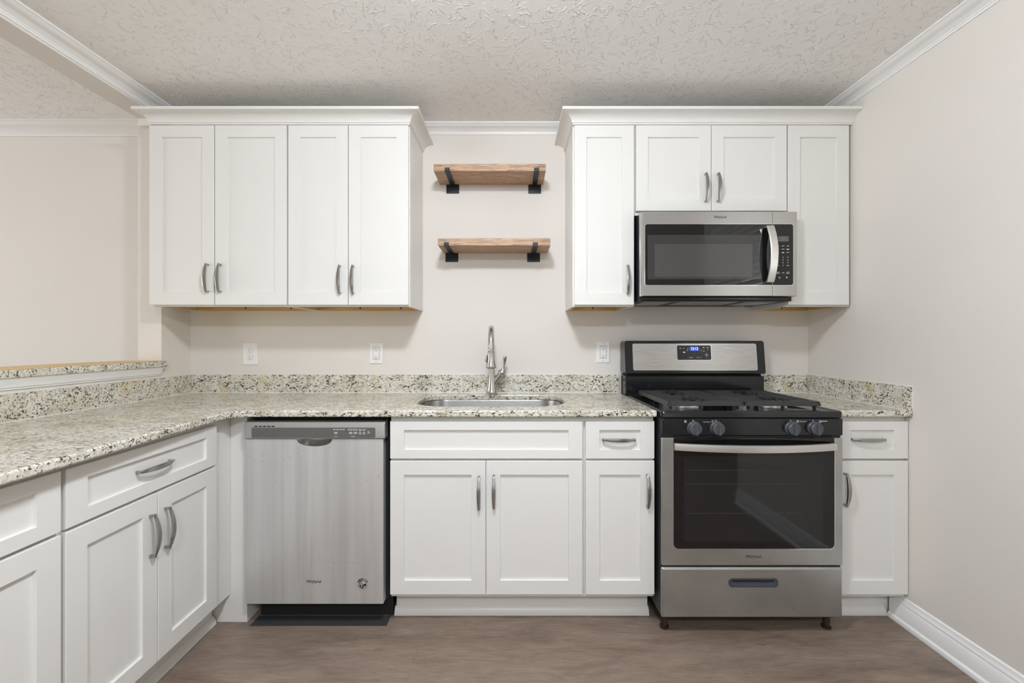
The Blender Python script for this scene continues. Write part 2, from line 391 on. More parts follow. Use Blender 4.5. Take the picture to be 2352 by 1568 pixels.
# ------------------------------------------------------------------ cabinet kit
def pull_mesh():
    m = M(); L = []; N = 18
    for i in range(N + 1):
        s = -1 + 2 * i / N
        w = 0.13 + 0.20 * (1 - s * s) ** 0.8; out = 0.62 + 0.62 * (1 - s * s); th = 0.11 + 0.03 * (1 - s * s)
        z = 2.85 * s
        L.append([(-w, -out + th, z), (-w * 0.9, -out - th * 0.6, z), (0, -out - th, z), (w * 0.9, -out - th * 0.6, z), (w, -out + th, z), (0, -out + th * 1.2, z)])
    m.loft(L)
    for s in (-1, 1):
        z = s * 2.62
        m.loft([[(-0.17, 0, z - 0.16), (0.17, 0, z - 0.16), (0.17, 0, z + 0.16), (-0.17, 0, z + 0.16)],
                [(-0.16, -0.75, z - 0.13 + s * 0.07), (0.16, -0.75, z - 0.13 + s * 0.07), (0.16, -0.75, z + 0.13 + s * 0.07), (-0.16, -0.75, z + 0.13 + s * 0.07)]])
    o = obj('handle', m, PULL); me = o.data; bpy.data.objects.remove(o); return me
PULLME = pull_mesh()

def shaker(x0, x1, z0, z1, stile=2.36, rail=2.36, yb=-0.03, yf=-0.78):
    m = M(); c = 0.05
    R = lambda a, b, y: [(x0 + a, y, z0 + b), (x1 - a, y, z0 + b), (x1 - a, y, z1 - b), (x0 + a, y, z1 - b)]
    m.loft([R(0, 0, yb), R(0, 0, yf + c), R(c, c, yf), R(stile, rail, yf), R(stile + 0.07, rail + 0.07, yf + 0.36)])
    return m
WG, BG = 'white shaker wall cabinets', 'white shaker base cabinets'

def cabinet(name, label, group, loc, rotz, w, depth, z0, z1, fronts, upper, exposed=()):
    c = thing(name, label, 'cabinet', (loc[0], loc[1], z0 if upper else 0), group, rotz, True)
    base = z0 if upper else 0.0
    zz = lambda z: z - base
    b = M()
    if upper:
        b.box(0, w, 0, 0.75, zz(z0), zz(z1))
        for xa, xb in ((0, 0.7), (w - 0.7, w)): b.box(xa, xb, 0.76, depth, zz(z0), zz(z1))
        b.box(0.71, w - 0.71, 0.76, depth, zz(z0) + 1.0, zz(z1) - 0.01)
        obj('body', b, WHITE, c, bevel=0.03)
        u = M(); u.box(0.72, w - 0.72, 0.77, depth - 0.8, 0.93, 0.99); u.box(0.72, w - 0.72, depth - 0.8, depth - 0.02, 0.02, 0.98)
        u.box(0.72, 0.80, 0.77, depth - 0.81, 0.02, 0.92); u.box(w - 0.80, w - 0.72, 0.77, depth - 0.81, 0.02, 0.92)
        un = obj('underside', u, RAW, c); un['label'] = 'raw yellow wood underside'
        for x in ((w * 0.5,) if w < 16 else (w * 0.42, w * 0.8)): obj('screw', M().lathe([(0.2, 0), (0.16, -0.03)], (x, depth - 0.8, 0.55), 'y', 10), SLOT, un)
    else:
        b.box(0, w, 0, 0.75, 4.9, z1)
        for xa, xb in ((0, 0.7), (w - 0.7, w)): b.box(xa, xb, 0.75, depth, 4.9, z1); b.box(xa, xb, 3.45, depth, 0.02, 4.9)
        b.box(0.7, w - 0.7, 0.75, depth, 4.9, 5.5); b.box(0.7, w - 0.7, depth - 0.4, depth, 5.5, z1)
        obj('body', b, WHITE, c, bevel=0.03)
    for fr in fronts:
        kind, x0, x1, za, zb = fr[:5]; hd = fr[5] if len(fr) > 5 else None
        if kind == 'door': d = obj('door', shaker(x0, x1, zz(za), zz(zb)), WHITE, c)
        else: d = obj('drawer' if kind == 'drawer' else 'false_drawer_front', shaker(x0, x1, zz(za), zz(zb), 2.36, 1.5), WHITE, c)
        if hd:
            hx, hz, o = hd
            off = 0.42 if (kind != 'door') else 0.0      # drawer pulls sit on the recessed panel
            h = share('handle', PULLME, d, (hx, -0.785 + off, zz(hz)), (0, math.pi / 2 if o == 'h' else 0, 0)); h['label'] = 'brushed nickel bow handle'
    return c

DT, DB = 91.12, 55.65
def up(label, x0, x1, doors, z0=55.35):
    L = x0
    fr = [('door', a - L, b - L, db, DT) + (((h[0] - L, h[1], 'v'),) if h else ()) for a, b, db, h in doors]
    cabinet('wall_cabinet', label, WG, (x0, -12), 0, x1 - x0, 11.96, z0, 91.2, fr, True)
up('white two-door wall cabinet at the far left, beside the opening over the bar', -71.75, -44.64, [(-71.87, -59.12, DB, (-59.9 - 0.35, 60.9)), (-58.92, -44.76, DB, (-57.75, 60.9))])
up('white two-door wall cabinet immediately left of the open wood shelves', -44.6, -20.55, [(-44.46, -32.66, DB, (-34.0 - 0.15, 60.6)), (-32.52, -20.72, DB, (-31.55, 60.6))])
up('narrow white wall cabinet between the wood shelves and the microwave', 11.8, 24.0, [(12.1, 23.84, DB, (22.5, 60.6))])
up('short white two-door wall cabinet above the microwave', 24.05, 54.1, [(24.25, 39.05, 74.2, (37.85, 78.7)), (39.17, 54.0, 74.2, (40.3, 78.7))], 73.5)
up('narrow white wall cabinet right of the microwave against the right wall', 54.15, 66.9, [(54.25, 66.3, DB, None)])

# crown moulding on the two runs of wall cabinets
CP = [(0.0, 91.22), (0.12, 91.22), (0.12, 91.5), (0.3, 91.55)] + [(0.3 + 2.1 * (1 - math.cos(a * math.pi / 12)), 91.6 + 1.35 * math.sin(a * math.pi / 12)) for a in range(1, 7)] + [(2.55, 92.98), (2.6, 93.05), (2.6, 93.5), (0.0, 93.5)]
def crown(label, path):
    m = sweep(CP, path); o = obj('cabinet_crown_moulding', m, WHITE, origin=(path[1][0], path[1][1], 91.22)); tag(o, label, 'moulding', 'crown mouldings on the wall cabinets')
crown('white crown moulding on top of the left wall cabinets', [(-71.7, -8.05, -0.6, 0), (-71.7, -12.7, -0.6, -1), (-20.55, -12.7, 0.92, -1), (-20.55, -0.03, 0.92, 0)])
crown('white crown moulding on top of the wall cabinets over the range', [(11.8, -0.03, -0.92, 0), (11.8, -12.7, -0.92, -1), (66.95, -12.7, 0, -1)])

# ------------------------------------------------------------------ base cabinets
BZ = 35.72
dz = (5.62, 28.25); wz = (28.62, 34.96)
cabinet('base_cabinet', 'wide white base cabinet with two doors under the sink', BG, (-20.9, -24), 0, 32.98, 23.9, 0, BZ,
        [('false', 0.04, 32.62, *wz), ('door', 0.04, 16.2, *dz, (15.1, 23.0, 'v')), ('door', 16.33, 32.62, *dz, (17.62, 23.2, 'v'))], False)
cabinet('base_cabinet', 'narrow white base cabinet with drawer just left of the range', BG, (12.1, -24), 0, 11.85, 23.9, 0, BZ,
        [('drawer', 0.14, 11.8, *wz, (5.75, 31.85, 'h')), ('door', 0.14, 11.8, *dz, (10.55, 23.3, 'v'))], False)
cabinet('base_cabinet', 'narrow white base cabinet with drawer between range and right wall', BG, (54.75, -24), 0, 12.15, 23.9, 0, BZ,
        [('drawer', 0.05, 12.1, *wz, (5.35, 31.85, 'h')), ('door', 0.05, 12.1, *dz, (1.25, 23.5, 'v'))], False)
cabinet('base_cabinet', 'white base cabinet with wide drawer over two doors under the bar, nearest the corner', BG, (-48.1, -52.1), 91.5, 28.65, 23.9, 0, BZ,
        [('drawer', 0.25, 24.1, *wz, (12.0, 31.85, 'h')), ('door', 0.2, 12.25, *dz, (11.0, 23.0, 'v')), ('door', 12.36, 24.1, *dz, (13.5, 23.0, 'v'))], False)
cabinet('base_cabinet', 'white base cabinet under the bar cut off by the left edge of the photo', BG, (-47.46, -76.5), 91.5, 24.35, 23.9, 0, BZ,
        [('drawer', 0.2, 24.15, *wz, (12.0, 31.85, 'h')), ('door', 0.2, 12.1, *dz, (11.0, 23.0, 'v')), ('door', 12.25, 24.15, *dz, (13.4, 23.0, 'v'))], False)
m = M().box(-53.5, -45.95, -23.35, -22.7, 0.03, BZ); m.box(-46.5, -45.95, -22.7, -18, 0.03, BZ)
o = obj('corner_filler_panel', m, WHITE, origin=(-47.3, -23, 0.03), bevel=0.03); tag(o, 'white corner filler panel left of the dishwasher reaching the floor', 'panel')
SHOE = [(0, 0.02), (0.72, 0.02), (0.70, 0.4), (0.5, 0.95), (0.2, 1.3), (0, 1.38)]
def toe(label, board, path):
    t = thing('toe_kick', label, 'toe kick', (board[0], board[2], 0.02), 'toe kicks')
    obj('board', M().box(*board), WHITE, t, bevel=0.02)
    obj('shoe_moulding', sweep(SHOE, path), WHITE, t)
toe('white toe kick with shoe moulding under the sink cabinet', (-20.8, 23.9, -20.88, -20.6, 0.02, 4.86), [(-21.0, -20.9, 0, -1), (24.0, -20.9, 0, -1)])
toe('short white toe kick with shoe moulding right of the range', (54.8, 66.85, -20.88, -20.6, 0.02, 4.86), [(54.8, -20.9, 0, -1), (66.0, -20.9, 0, -1)])
t = thing('toe_kick', 'white toe kick with shoe moulding under the bar cabinets on the left', 'toe kick', (-51.2, -52, 0.02), 'toe kicks', 1.5, True)
obj('board', M().box(0.05, 0.25, -24, 28.2, 0.0, 4.8), WHITE, t, bevel=0.02)
obj('shoe_moulding', sweep([(a, z) for a, z in SHOE], [(0.26, -24, 1, 0), (0.26, 28.2, 1, 0)]), WHITE, t)

# ------------------------------------------------------------------ stone tops
def arc(cx, cy, r, a0, a1, n=8): return [(cx + r * math.cos(math.radians(a0 + (a1 - a0) * i / n)), cy + r * math.sin(math.radians(a0 + (a1 - a0) * i / n))) for i in range(n + 1)]
def slab(outer, holes, z0, z1):
    bm = bmesh.new(); edges = []; rings = []
    for ring in [outer] + holes:
        vs = [bm.verts.new((x * U, y * U, z1 * U)) for x, y in ring]; rings.append(vs)
        edges += [bm.edges.new((vs[i], vs[(i + 1) % len(vs)])) for i in range(len(vs))]
    bmesh.ops.triangle_fill(bm, use_beauty=True, edges=edges)
    g = bmesh.ops.extrude_face_region(bm, geom=list(bm.faces))
    bmesh.ops.translate(bm, verts=[v for v in g['geom'] if isinstance(v, bmesh.types.BMVert)], vec=(0, 0, (z0 - z1) * U))
    bmesh.ops.recalc_face_normals(bm, faces=bm.faces); return bm
def stone(name, outer, holes, z0, z1, label, cat, group=None, parent=None):
    bm = slab(outer, holes, z0, z1); me = bpy.data.meshes.new(name); bm.to_mesh(me); bm.free(); me.materials.append(GRAN)
    for p in me.polygons: p.use_smooth = True
    me.set_sharp_from_angle(angle=math.radians(35))
    ox = Vector((outer[0][0], outer[0][1], z0)); me.transform(Matrix.Translation(-ox * U))
    o = bpy.data.objects.new(name, me); COL.objects.link(o); o.location = ox * U; ORG[o.name] = ox
    b = o.modifiers.new('bevel', 'BEVEL'); b.width = 0.22 * U; b.segments = 3; b.limit_method = 'ANGLE'; b.angle_limit = math.radians(50)
    return tag(o, label, cat, group)
CT, CB = 36.86, 35.78
HX0, HX1, HY0, HY1 = -18.4, 9.9, -20.9, -4.7
hole = rrect(HX0, HX1, HY0, HY1, 0, 10, rs=(4.6, 4.6, 6.5, 6.5))
outer = [(-73.36, -0.03), (24.12, -0.03), (24.12, -25.5), (-43.6, -25.5)] + [(-44.6, -25.6), (-45.5, -25.95), (-46.3, -26.55), (-46.85, -27.4), (-47.0, -28.6)] + [(-45.2, -57), (-44.4, -88), (-73.36, -88)]
stone('countertop', outer, [hole], CB, CT, 'long L-shaped speckled granite countertop holding the sink', 'countertop', 'granite countertops')
stone('countertop', [(54.55, -0.03), (66.96, -0.03), (66.96, -25.5), (54.55, -25.5)], [], CB, CT, 'short speckled granite countertop between range and right wall', 'countertop', 'granite countertops')
def splash(label, x0, x1, y0, y1, bead):
    t = thing('backsplash', label, 'backsplash', (x0, y1, CT + 0.02), 'granite backsplashes')
    obj('slab', M().box(x0, x1, y0, y1, CT + 0.02, 40.9), GRAN, t, bevel=0.06)
    c = M()
    for b in bead: c.box(*b)
    obj('caulk', c, CAULK, t)
splash('granite backsplash strip along the back wall behind the faucet', -72.55, 23.85, -0.78, -0.03, [(-72.55, 23.85, -0.9, -0.79, CT + 0.01, CT + 0.1), (-72.55, 23.85, -0.13, -0.03, 40.91, 41.03)])
splash('granite backsplash strip along the low wall under the bar', -73.34, -72.58, -88, -0.03, [(-72.57, -72.46, -88, -0.92, CT + 0.01, CT + 0.1), (-73.34, -73.22, -88, -0.03, 40.91, 41.03)])
splash('short granite backsplash piece right of the range on the back wall', 54.6, 66.15, -0.78, -0.03, [(54.6, 66.15, -0.9, -0.79, CT + 0.01, CT + 0.1), (54.6, 66.15, -0.13, -0.03, 40.91, 41.03)])
splash('granite backsplash strip along the right wall', 66.2, 66.96, -25.45, -0.03, [(66.08, 66.19, -25.2, -0.92, CT + 0.01, CT + 0.1), (66.86, 66.96, -25.45, -0.03, 40.91, 41.03), (66.88, 66.97, -25.56, -25.46, CT + 0.01, 40.9)])
bar = thing('bar_counter', 'raised granite bar top on the low wall at the left', 'bar counter', (-72, -8, 43.2))
obj('slab', M().box(-82, -72.0, -100, -8.05, 43.2, 44.38), GRAN, bar, bevel=0.15)
o = obj('top_face', M().box(-81.9, -72.25, -99.9, -8.1, 44.385, 44.43), TANTOP, bar); o['label'] = 'tan wood-toned top face'  # thin tan layer over the slab's top

# ------------------------------------------------------------------ sink and faucet
sk = thing('sink', 'stainless steel undermount sink set in the countertop', 'sink', (-4.2, -12.8, 27.5))
def ring(off, z, r=4.6): return [(x, y, z) for x, y in rrect(HX0 - off, HX1 + off, HY0 - off, HY1 + off, 0, 10, rs=tuple(max(q + off, 0.6) for q in (4.6, 4.6, 6.5, 6.5)))]
m = M(); m.loft([ring(0.9, 35.74), ring(0.12, 35.74), ring(0.06, 35.5), ring(-0.05, 29.4), ring(-0.4, 28.6), ring(-1.2, 28.2), ring(-5, 28.0)], False, True)
obj('basin', m, m_steel('sink_steel', (0.44, 0.43, 0.41), 0.27, 0.05), sk, angle=50)
obj('drain', M().lathe([(2.2, 0.0), (2.2, 0.12), (1.6, 0.14), (1.5, 0.03), (0.3, 0.02)], (-4.2, -12.8, 28.02), 'z', 24), CHROME, sk)
fc = thing('faucet', 'brushed nickel pull-down faucet behind the sink', 'faucet', (-4.75, -3.0, CT))
obj('body', M().lathe([(1.28, 0.02), (1.28, 0.25), (1.2, 0.35), (1.12, 0.9), (0.98, 1.6), (0.82, 2.6), (0.70, 3.6), (0.62, 4.8), (0.58, 6.5), (0.57, 9.6)], (-4.75, -3.0, CT), 'z', 28), NICKEL, fc)
P = [(-4.75, -3.0, 46.4), (-4.74, -3.0, 47.0)]
for i in range(17):
    a = math.pi * i / 16; P.append((-4.75 + 0.28 * (1 - math.cos(a)) / 2, -3.0 - 4.2 * (1 - math.cos(a)), 47.1 + 4.15 * math.sin(a)))
obj('spout', M().tube(P + [(-4.47, -11.4, 47.0)], 0.58, 20), NICKEL, fc)
hd = obj('spray_head', M().lathe([(0.60, 0.0), (0.63, -0.08), (0.60, -0.16), (0.46, -0.2), (0.46, -0.55), (0.62, -0.6), (0.72, -0.75), (0.70, -0.95), (0.70, -1.6), (0.76, -2.4), (0.88, -3.1), (1.02, -3.65), (1.05, -3.85), (0.96, -4.1), (0.7, -4.2), (0.2, -4.2)], (-4.47, -11.4, 47.2), 'z', 28), NICKEL, fc)
obj('spray_button', M().tube([(-5.2, -11.6, 45.7), (-5.32, -11.6, 45.4), (-5.42, -11.6, 44.6), (-5.36, -11.6, 44.2)], [0.14, 0.2, 0.2, 0.14], 10), PULL, hd)
obj('valve', M().tube([(-4.7, -3.0, 38.7), (-3.3, -3.15, 40.6), (-2.75, -3.2, 41.3), (-2.74, -3.2, 41.34), (-2.6, -3.22, 41.5), (-2.4, -3.25, 41.85), (-2.28, -3.28, 42.1), (-2.2, -3.3, 42.5)], [0.62, 0.60, 0.60, 0.80, 0.86, 0.80, 0.6, 0.38], 20), NICKEL, fc)
obj('lever', M().tube([(-2.3, -3.3, 42.2), (-2.12, -3.35, 43.0), (-1.95, -3.42, 43.7), (-1.86, -3.5, 44.4), (-1.82, -3.6, 45.0), (-1.82, -3.62, 45.2)], [0.36, 0.28, 0.30, 0.36, 0.46, 0.38], 16), NICKEL, fc)

# ------------------------------------------------------------------ shelves
def shelf(label, x0, x1, z0, brs):
    t = thing('wall_shelf', label, 'shelf', ((x0 + x1) / 2, -0.03, z0), 'open wood shelves')
    obj('board', M().box(x0, x1, -8.0, -0.14, z0, z0 + 1.48), OAK, t, bevel=0.03)
    for x in brs:
        b = M().box(x - 1.45, x + 1.45, -0.13, -0.02, z0 - 2.0, z0 + 1.3)
        b.box(x - 0.52, x + 0.52, -8.25, -0.13, z0 - 0.24, z0 - 0.02); b.box(x - 0.52, x + 0.52, -8.25, -8.03, z0 - 0.02, z0 + 0.62)
        k = obj('bracket', b, BRACK, t, bevel=0.05); k['label'] = 'black metal lipped bracket'
shelf('upper wood shelf on black brackets between the wall cabinets', -16.65, 6.78, 83.98, (-13.75, 4.85))
shelf('lower wood shelf on black brackets between the wall cabinets', -15.75, 7.75, 68.45, (-13.95, 4.6))

# ------------------------------------------------------------------ outlets
def outlet(label, x, z, style, tilt=0.0, w=3.2, h=4.85):
    t = thing('wall_outlet', label, 'outlet', (x, -0.01, z), 'white wall outlets', 0, True)
    t.rotation_euler = (0, math.radians(tilt), 0)
    obj('cover_plate', plate(-w / 2, w / 2, -h / 2, h / 2, 0, -0.24, 0.08, 0.09), PLASTIC, t)
    sl = M()
    if style == 'round':
        for dz_ in (0.78, -0.78):
            r = M(); A = []
            for i in range(28):
                a = 2 * math.pi * i / 28; A.append((0.68 * math.cos(a), max(-0.56, min(0.56, 0.68 * math.sin(a)))))
            r.loft([[(x_, -0.235, z_ + dz_) for x_, z_ in A], [(x_, -0.30, z_ + dz_) for x_, z_ in A], [(x_ * 0.95, -0.32, z_ * 0.95 + dz_) for x_, z_ in A]])
            rec = obj('receptacle', r, PLASTIC, t)
            for s2 in (M().box(-0.28, -0.2, -0.326, -0.32, dz_ - 0.02, dz_ + 0.3), M().box(0.2, 0.28, -0.326, -0.32, dz_ + 0.0, dz_ + 0.28), M().lathe([(0.11, 0), (0.1, -0.006)], (0, -0.32, dz_ - 0.3), 'y', 12)): obj('slot', s2, SLOT, rec)
            g = M(); B = [(p * 1.05, q * 1.06) for p, q in A]; g.loft([[(x_, -0.241, z_ + dz_) for x_, z_ in B], [(x_, -0.246, z_ + dz_) for x_, z_ in B]]); obj('gap', g, GREYP, rec)
    else:
        obj('gap', plate(-0.74, 0.74, -1.42, 1.42, -0.2, -0.246, 0.1, 0.005), GREYP, t)
        rec = obj('receptacle', plate(-0.68, 0.68, -1.36, 1.36, -0.2, -0.32, 0.08, 0.06), PLASTIC, t)
        for dz_ in (0.92, -0.86):
            for s2 in (M().box(-0.3, -0.21, -0.327, -0.32, dz_ - 0.05, dz_ + 0.25), M().box(0.21, 0.29, -0.327, -0.32, dz_ - 0.02, dz_ + 0.22), M().lathe([(0.11, 0), (0.1, -0.006)], (0, -0.32, dz_ - 0.32), 'y', 12)): obj('slot', s2, SLOT, rec)
        if style == 'gfci':
            for q in (0.06, -0.22): obj('button', M().box(-0.3, 0.3, -0.35, -0.315, q, q + 0.18), PLASTIC, rec, bevel=0.02)
        for z_ in (2.0, -2.0): obj('screw', M().lathe([(0.1, 0), (0.09, -0.02)], (0, -0.24, z_), 'y', 12), PRINTG, t)
outlet('white duplex outlet with round faces, leftmost on the back wall', -59.75, 45.6, 'round', -1.2, 3.25, 5.0)
outlet('white rectangular outlet left of the faucet', -31.1, 45.75, 'decora', 0.4, 3.0, 4.75)
outlet('white outlet with test buttons just left of the range', 20.4, 46.0, 'gfci', 1.0, 3.0, 4.8)

# ------------------------------------------------------------------ lettering helpers
def logo(parent, x, y, z, w):
    """the nine-letter maker's mark with its tilted ring, width w"""
    lg = obj('logo', text_geo([('Whirlpool', w * 0.258, x, y, z, 'CENTER', 0.0, 0.86)], 0.014), LOGO, parent)
    r = M(); A = []; B = []
    for i in range(36):
        a = 2 * math.pi * i / 36; ca, sa = math.cos(0.72), math.sin(0.72)
        for k, (rx, rz) in enumerate(((0.235, 0.085), (0.205, 0.052))):
            p, q = rx * w * math.cos(a), rz * w * math.sin(a)
            (A if k == 0 else B).append((x + 0.08 * w + p * ca - q * sa, y, z - 0.005 * w + p * sa + q * ca))
    n = 36; vs = A + B + [(p[0], p[1] - 0.02, p[2]) for p in A] + [(p[0], p[1] - 0.02, p[2]) for p in B]
    f = []
    for i in range(n):
        j = (i + 1) % n
        if 3 <= i <= 8 or 21 <= i <= 24: continue
        f += [(i, j, n + j, n + i), (2 * n + i, 2 * n + j, 3 * n + j, 3 * n + i), (i, j, 2 * n + j, 2 * n + i), (n + i, n + j, 3 * n + j, 3 * n + i)]
    r.add(vs, f); obj('ring', r, RINGM, lg)
    return lg
def bars(items, y):
    m = M()
    for x, z, w, h in items: m.box(x - w / 2, x + w / 2, y - 0.008, y, z - h / 2, z + h / 2)
    return m

# ------------------------------------------------------------------ dishwasher
dw = thing('dishwasher', 'stainless steel dishwasher between corner filler and sink cabinet', 'dishwasher', (-33.8, -12, 0.02))
X0, X1 = -45.5, -21.7
m = M().box(X0 + 0.5, X1 - 0.02, -22.6, -2, 3.8, 35.7); m.box(X0 + 0.6, X1 - 0.1, -21.0, -3, 0.05, 3.8)
obj('body', m, MATTE, dw)
obj('top_rail', M().box(-44.9, X1 + 0.1, -23.2, -22.62, 34.95, 35.7).box(-44.2, X1 - 0.5, -23.5, -23.2, 35.15, 35.3), DARK, dw, bevel=0.03)
o = obj('toe_panel', M().box(X0 + 0.8, X1 + 0.4, -21.4, -21.02, 0.05, 3.75), DARK, dw)
# console with its curved lower lip
m = M(); zz_ = [(32.0, -24.75), (32.1, -24.95), (34.4, -24.95), (34.86, -24.7), (34.9, -23.0), (32.0, -23.0)]
m.loft([[(x, y, z) for z, y in zz_] for x in (X0, X1)])
con = obj('console', m, CONS, dw, bevel=0.1)
obj('display_panel', plate(-44.2, -23.3, 32.2, 33.92, -24.9, -24.985, 0.2, 0.02), GREYP, con)
for k in range(5):
    x = -43.75 + k * 0.72; m = M().add([(x, -24.955, 34.22), (x + 0.6, -24.955, 34.22), (x + 0.52, -24.955, 34.02), (x + 0.06, -24.955, 34.02), (x, -24.96, 34.22), (x + 0.6, -24.96, 34.22), (x + 0.52, -24.96, 34.02), (x + 0.06, -24.96, 34.02)], [(0, 1, 2, 3), (4, 5, 6, 7), (0, 1, 5, 4), (1, 2, 6, 5), (2, 3, 7, 6), (3, 0, 4, 7)])
    obj('vent_slot', m, SLOT, con)
for x in (-29.95, -27.45, -26.65): obj('button', M().loft([[(p, -24.986, q) for p, q in rrect(x - 0.3, x + 0.3, 32.85, 33.2, 0.1)], [(p, -25.02, q) for p, q in rrect(x - 0.28, x + 0.28, 32.87, 33.18, 0.1)]]), PRINTG, con)
pm = text_geo([('Start', 0.27, -25.85, -24.987, 33.62), ('Cancel', 0.27, -25.2, -24.987, 33.62), ('Options', 0.22, -27.05, -24.987, 32.45), ('Cycles', 0.22, -29.95, -24.987, 32.45)])
for a in (bars([(-30.2 + i * 0.52, 33.6, 0.36, 0.1) for i in range(4)] + [(-27.75 + i * 0.42, 33.66, 0.28, 0.08) for i in range(4)] + [(-27.75 + i * 0.42, 33.5, 0.32, 0.07) for i in range(4)] + [(-25.85, 33.43, 0.42, 0.07), (-25.2, 33.43, 0.3, 0.07), (-24.45, 33.3, 0.28, 0.07), (-24.4, 33.05, 0.44, 0.09)], -24.987),):
    pm.add(a.v, a.f)
for x in (-25.85, -25.2):
    A = [(x + 0.23 * math.cos(i * math.pi / 10), 32.98 + 0.23 * math.sin(i * math.pi / 10)) for i in range(20)]; B = [(x + (p - x) * 0.86, 32.98 + (q - 32.98) * 0.86) for p, q in A]
    pm.add([(p, -24.992, q) for p, q in A + B], [(i, (i + 1) % 20, 20 + (i + 1) % 20, 20 + i) for i in range(20)])
pm.add([(-25.93, -24.992, 33.09), (-25.93, -24.992, 32.87), (-25.74, -24.992, 32.98)], [(0, 1, 2)])
pm.add([(-25.28, -24.992, 33.06), (-25.12, -24.992, 33.06), (-25.12, -24.992, 32.9), (-25.28, -24.992, 32.9)], [(0, 1, 2, 3)])
obj('printed_labels', pm, PRINT, con)
# door skin with the scooped finger pocket cut into its top edge
cx, hw, hh = -33.75, 3.0, 1.25
notch = [(cx + hw * math.cos(math.radians(a)), 31.92 - hh * abs(math.sin(math.radians(a))) ** 0.8) for a in range(0, 181, 12)]
poly = [(X0 + 0.05, 3.95), (X1 - 0.35, 3.95), (X1 - 0.35, 31.92)] + notch + [(X0 + 0.05, 31.92)]
m = M(); m.loft([[(x, -23.2, z) for x, z in poly], [(x, -24.62, z) for x, z in poly]])
dr = obj('door', m, STEELDW, dw, bevel=0.05)
L = []
for k in range(6):
    u = k / 5; L.append([(cx + (x - cx) * (1 - 0.35 * u), -24.6 + 1.3 * math.sin(u * math.pi / 2), 31.95 - (31.95 - z) * (1 - 0.75 * u)) for x, z in notch])
obj('finger_pocket', M().loft(L, False, True, False), m_steel('pocket_steel', (0.82, 0.81, 0.79), 0.16, 0.02), dr)
logo(dr, -33.85, -24.63, 7.75, 2.75)
pts = [(-45.3, 29.2), (-44.2, 28.5), (-42.6, 28.1), (-40.4, 28.1), (-38.4, 28.5), (-37.0, 29.3), (-35.8, 30.0), (-34.2, 30.1), (-32.4, 30.1), (-31.1, 30.4), (-30.7, 30.9)]
m = M()
for i in range(len(pts) - 1):
    for k in range(7):
        if random.random() < 0.55:
            u = random.random(); x = pts[i][0] + (pts[i + 1][0] - pts[i][0]) * u; z = pts[i][1] + (pts[i + 1][1] - pts[i][1]) * u + random.uniform(-.05, .05); w = random.uniform(.02, .09)
            m.box(x - w, x + w, -24.628, -24.621, z - 0.02, z + 0.025)
for z, n in ((24.8, 3), (10.9, 9)):
    for k in range(n):
        x = random.uniform(-45, -22.5); m.box(x - 0.12, x + 0.12, -24.628, -24.621, z - 0.02, z + 0.02)
tag(obj('residue_spots', m, plain('dried_residue', (0.16, 0.15, 0.14, 1), 0.7), dr), kind='stuff')
bd = obj('badge', M().lathe([(1.05, 0), (1.05, -0.02), (1.0, -0.03)], (-25.55, -24.62, 7.35), 'y', 40), PRINTG, dr)
its = []
for i, ch in enumerate('AMERICA'):
    a = math.radians(152 - i * 124 / 6.0)
    its.append((ch, 0.5, -25.55 + 0.80 * math.cos(a), -24.656, 7.35 + 0.80 * math.sin(a), 'CENTER', a - math.pi / 2))
bl = text_geo(its, 0.03); bl.lathe([(0.62, 0), (0.62, -0.006)], (-25.55, -24.65, 7.28), 'y', 32)
for s_ in (-1, 1): bl.lathe([(0.045, 0), (0.045, -0.006)], (-25.55 + s_ * 0.82, -24.65, 7.2), 'y', 10)
for i in range(40):
    a = math.radians(205 + i * 130 / 39); bl.box(-25.55 + 0.8 * math.cos(a) - 0.02, -25.55 + 0.8 * math.cos(a) + 0.02, -24.656, -24.65, 7.35 + 0.8 * math.sin(a) - 0.02, 7.35 + 0.8 * math.sin(a) + 0.02)
obj('badge_lettering', bl, SLOT, bd)
def swoosh(x0, x1, z0, z1, th, bow, y):
    m = M(); T = []; Bt = []
    for i in range(11):
        u = i / 10; x = x0 + (x1 - x0) * u; z = z0 + (z1 - z0) * u + bow * math.sin(u * math.pi); t_ = th * (0.45 + 0.55 * math.sin(u * math.pi * 0.9 + 0.2))
        T.append((x, y, z + t_)); Bt.append((x, y, z - t_))
    return m.add(T + Bt, [(i, i + 1, 12 + i, 11 + i) for i in range(10)])
w_ = M()
for a in (swoosh(-26.0, -25.2, 7.42, 7.72, 0.09, 0.1, -24.662), swoosh(-25.75, -25.02, 7.2, 7.52, 0.09, 0.1, -24.662)): w_.add(a.v, a.f)
def star(cx_, cz_, r, y):
    p = [(cx_ + (r if i % 2 == 0 else r * 0.42) * math.sin(i * math.pi / 5), y, cz_ + (r if i % 2 == 0 else r * 0.42) * math.cos(i * math.pi / 5)) for i in range(10)]
    return M().add(p + [(cx_, y, cz_)], [(i, (i + 1) % 10, 10) for i in range(10)])
for a in (star(-25.98, 7.3, 0.15, -24.662), star(-25.7, 7.02, 0.18, -24.662), star(-25.25, 6.88, 0.17, -24.662)): w_.add(a.v, a.f)
obj('badge_white_marks', w_, PRINT, bd)
r_ = M()
for a in (swoosh(-25.72, -25.12, 7.36, 7.64, 0.05, 0.08, -24.664), swoosh(-25.4, -25.02, 7.08, 7.3, 0.05, 0.06, -24.664)): r_.add(a.v, a.f)
obj('badge_red_marks', r_, RED, bd)
o = obj('floor_sheet', M().box(-44.9, -21.6, -24.3, -21.6, 0.02, 0.06), SHEET, origin=(-33.5, -23, 0.02)); tag(o, 'dark sheet lying on the floor below the dishwasher', 'sheet')

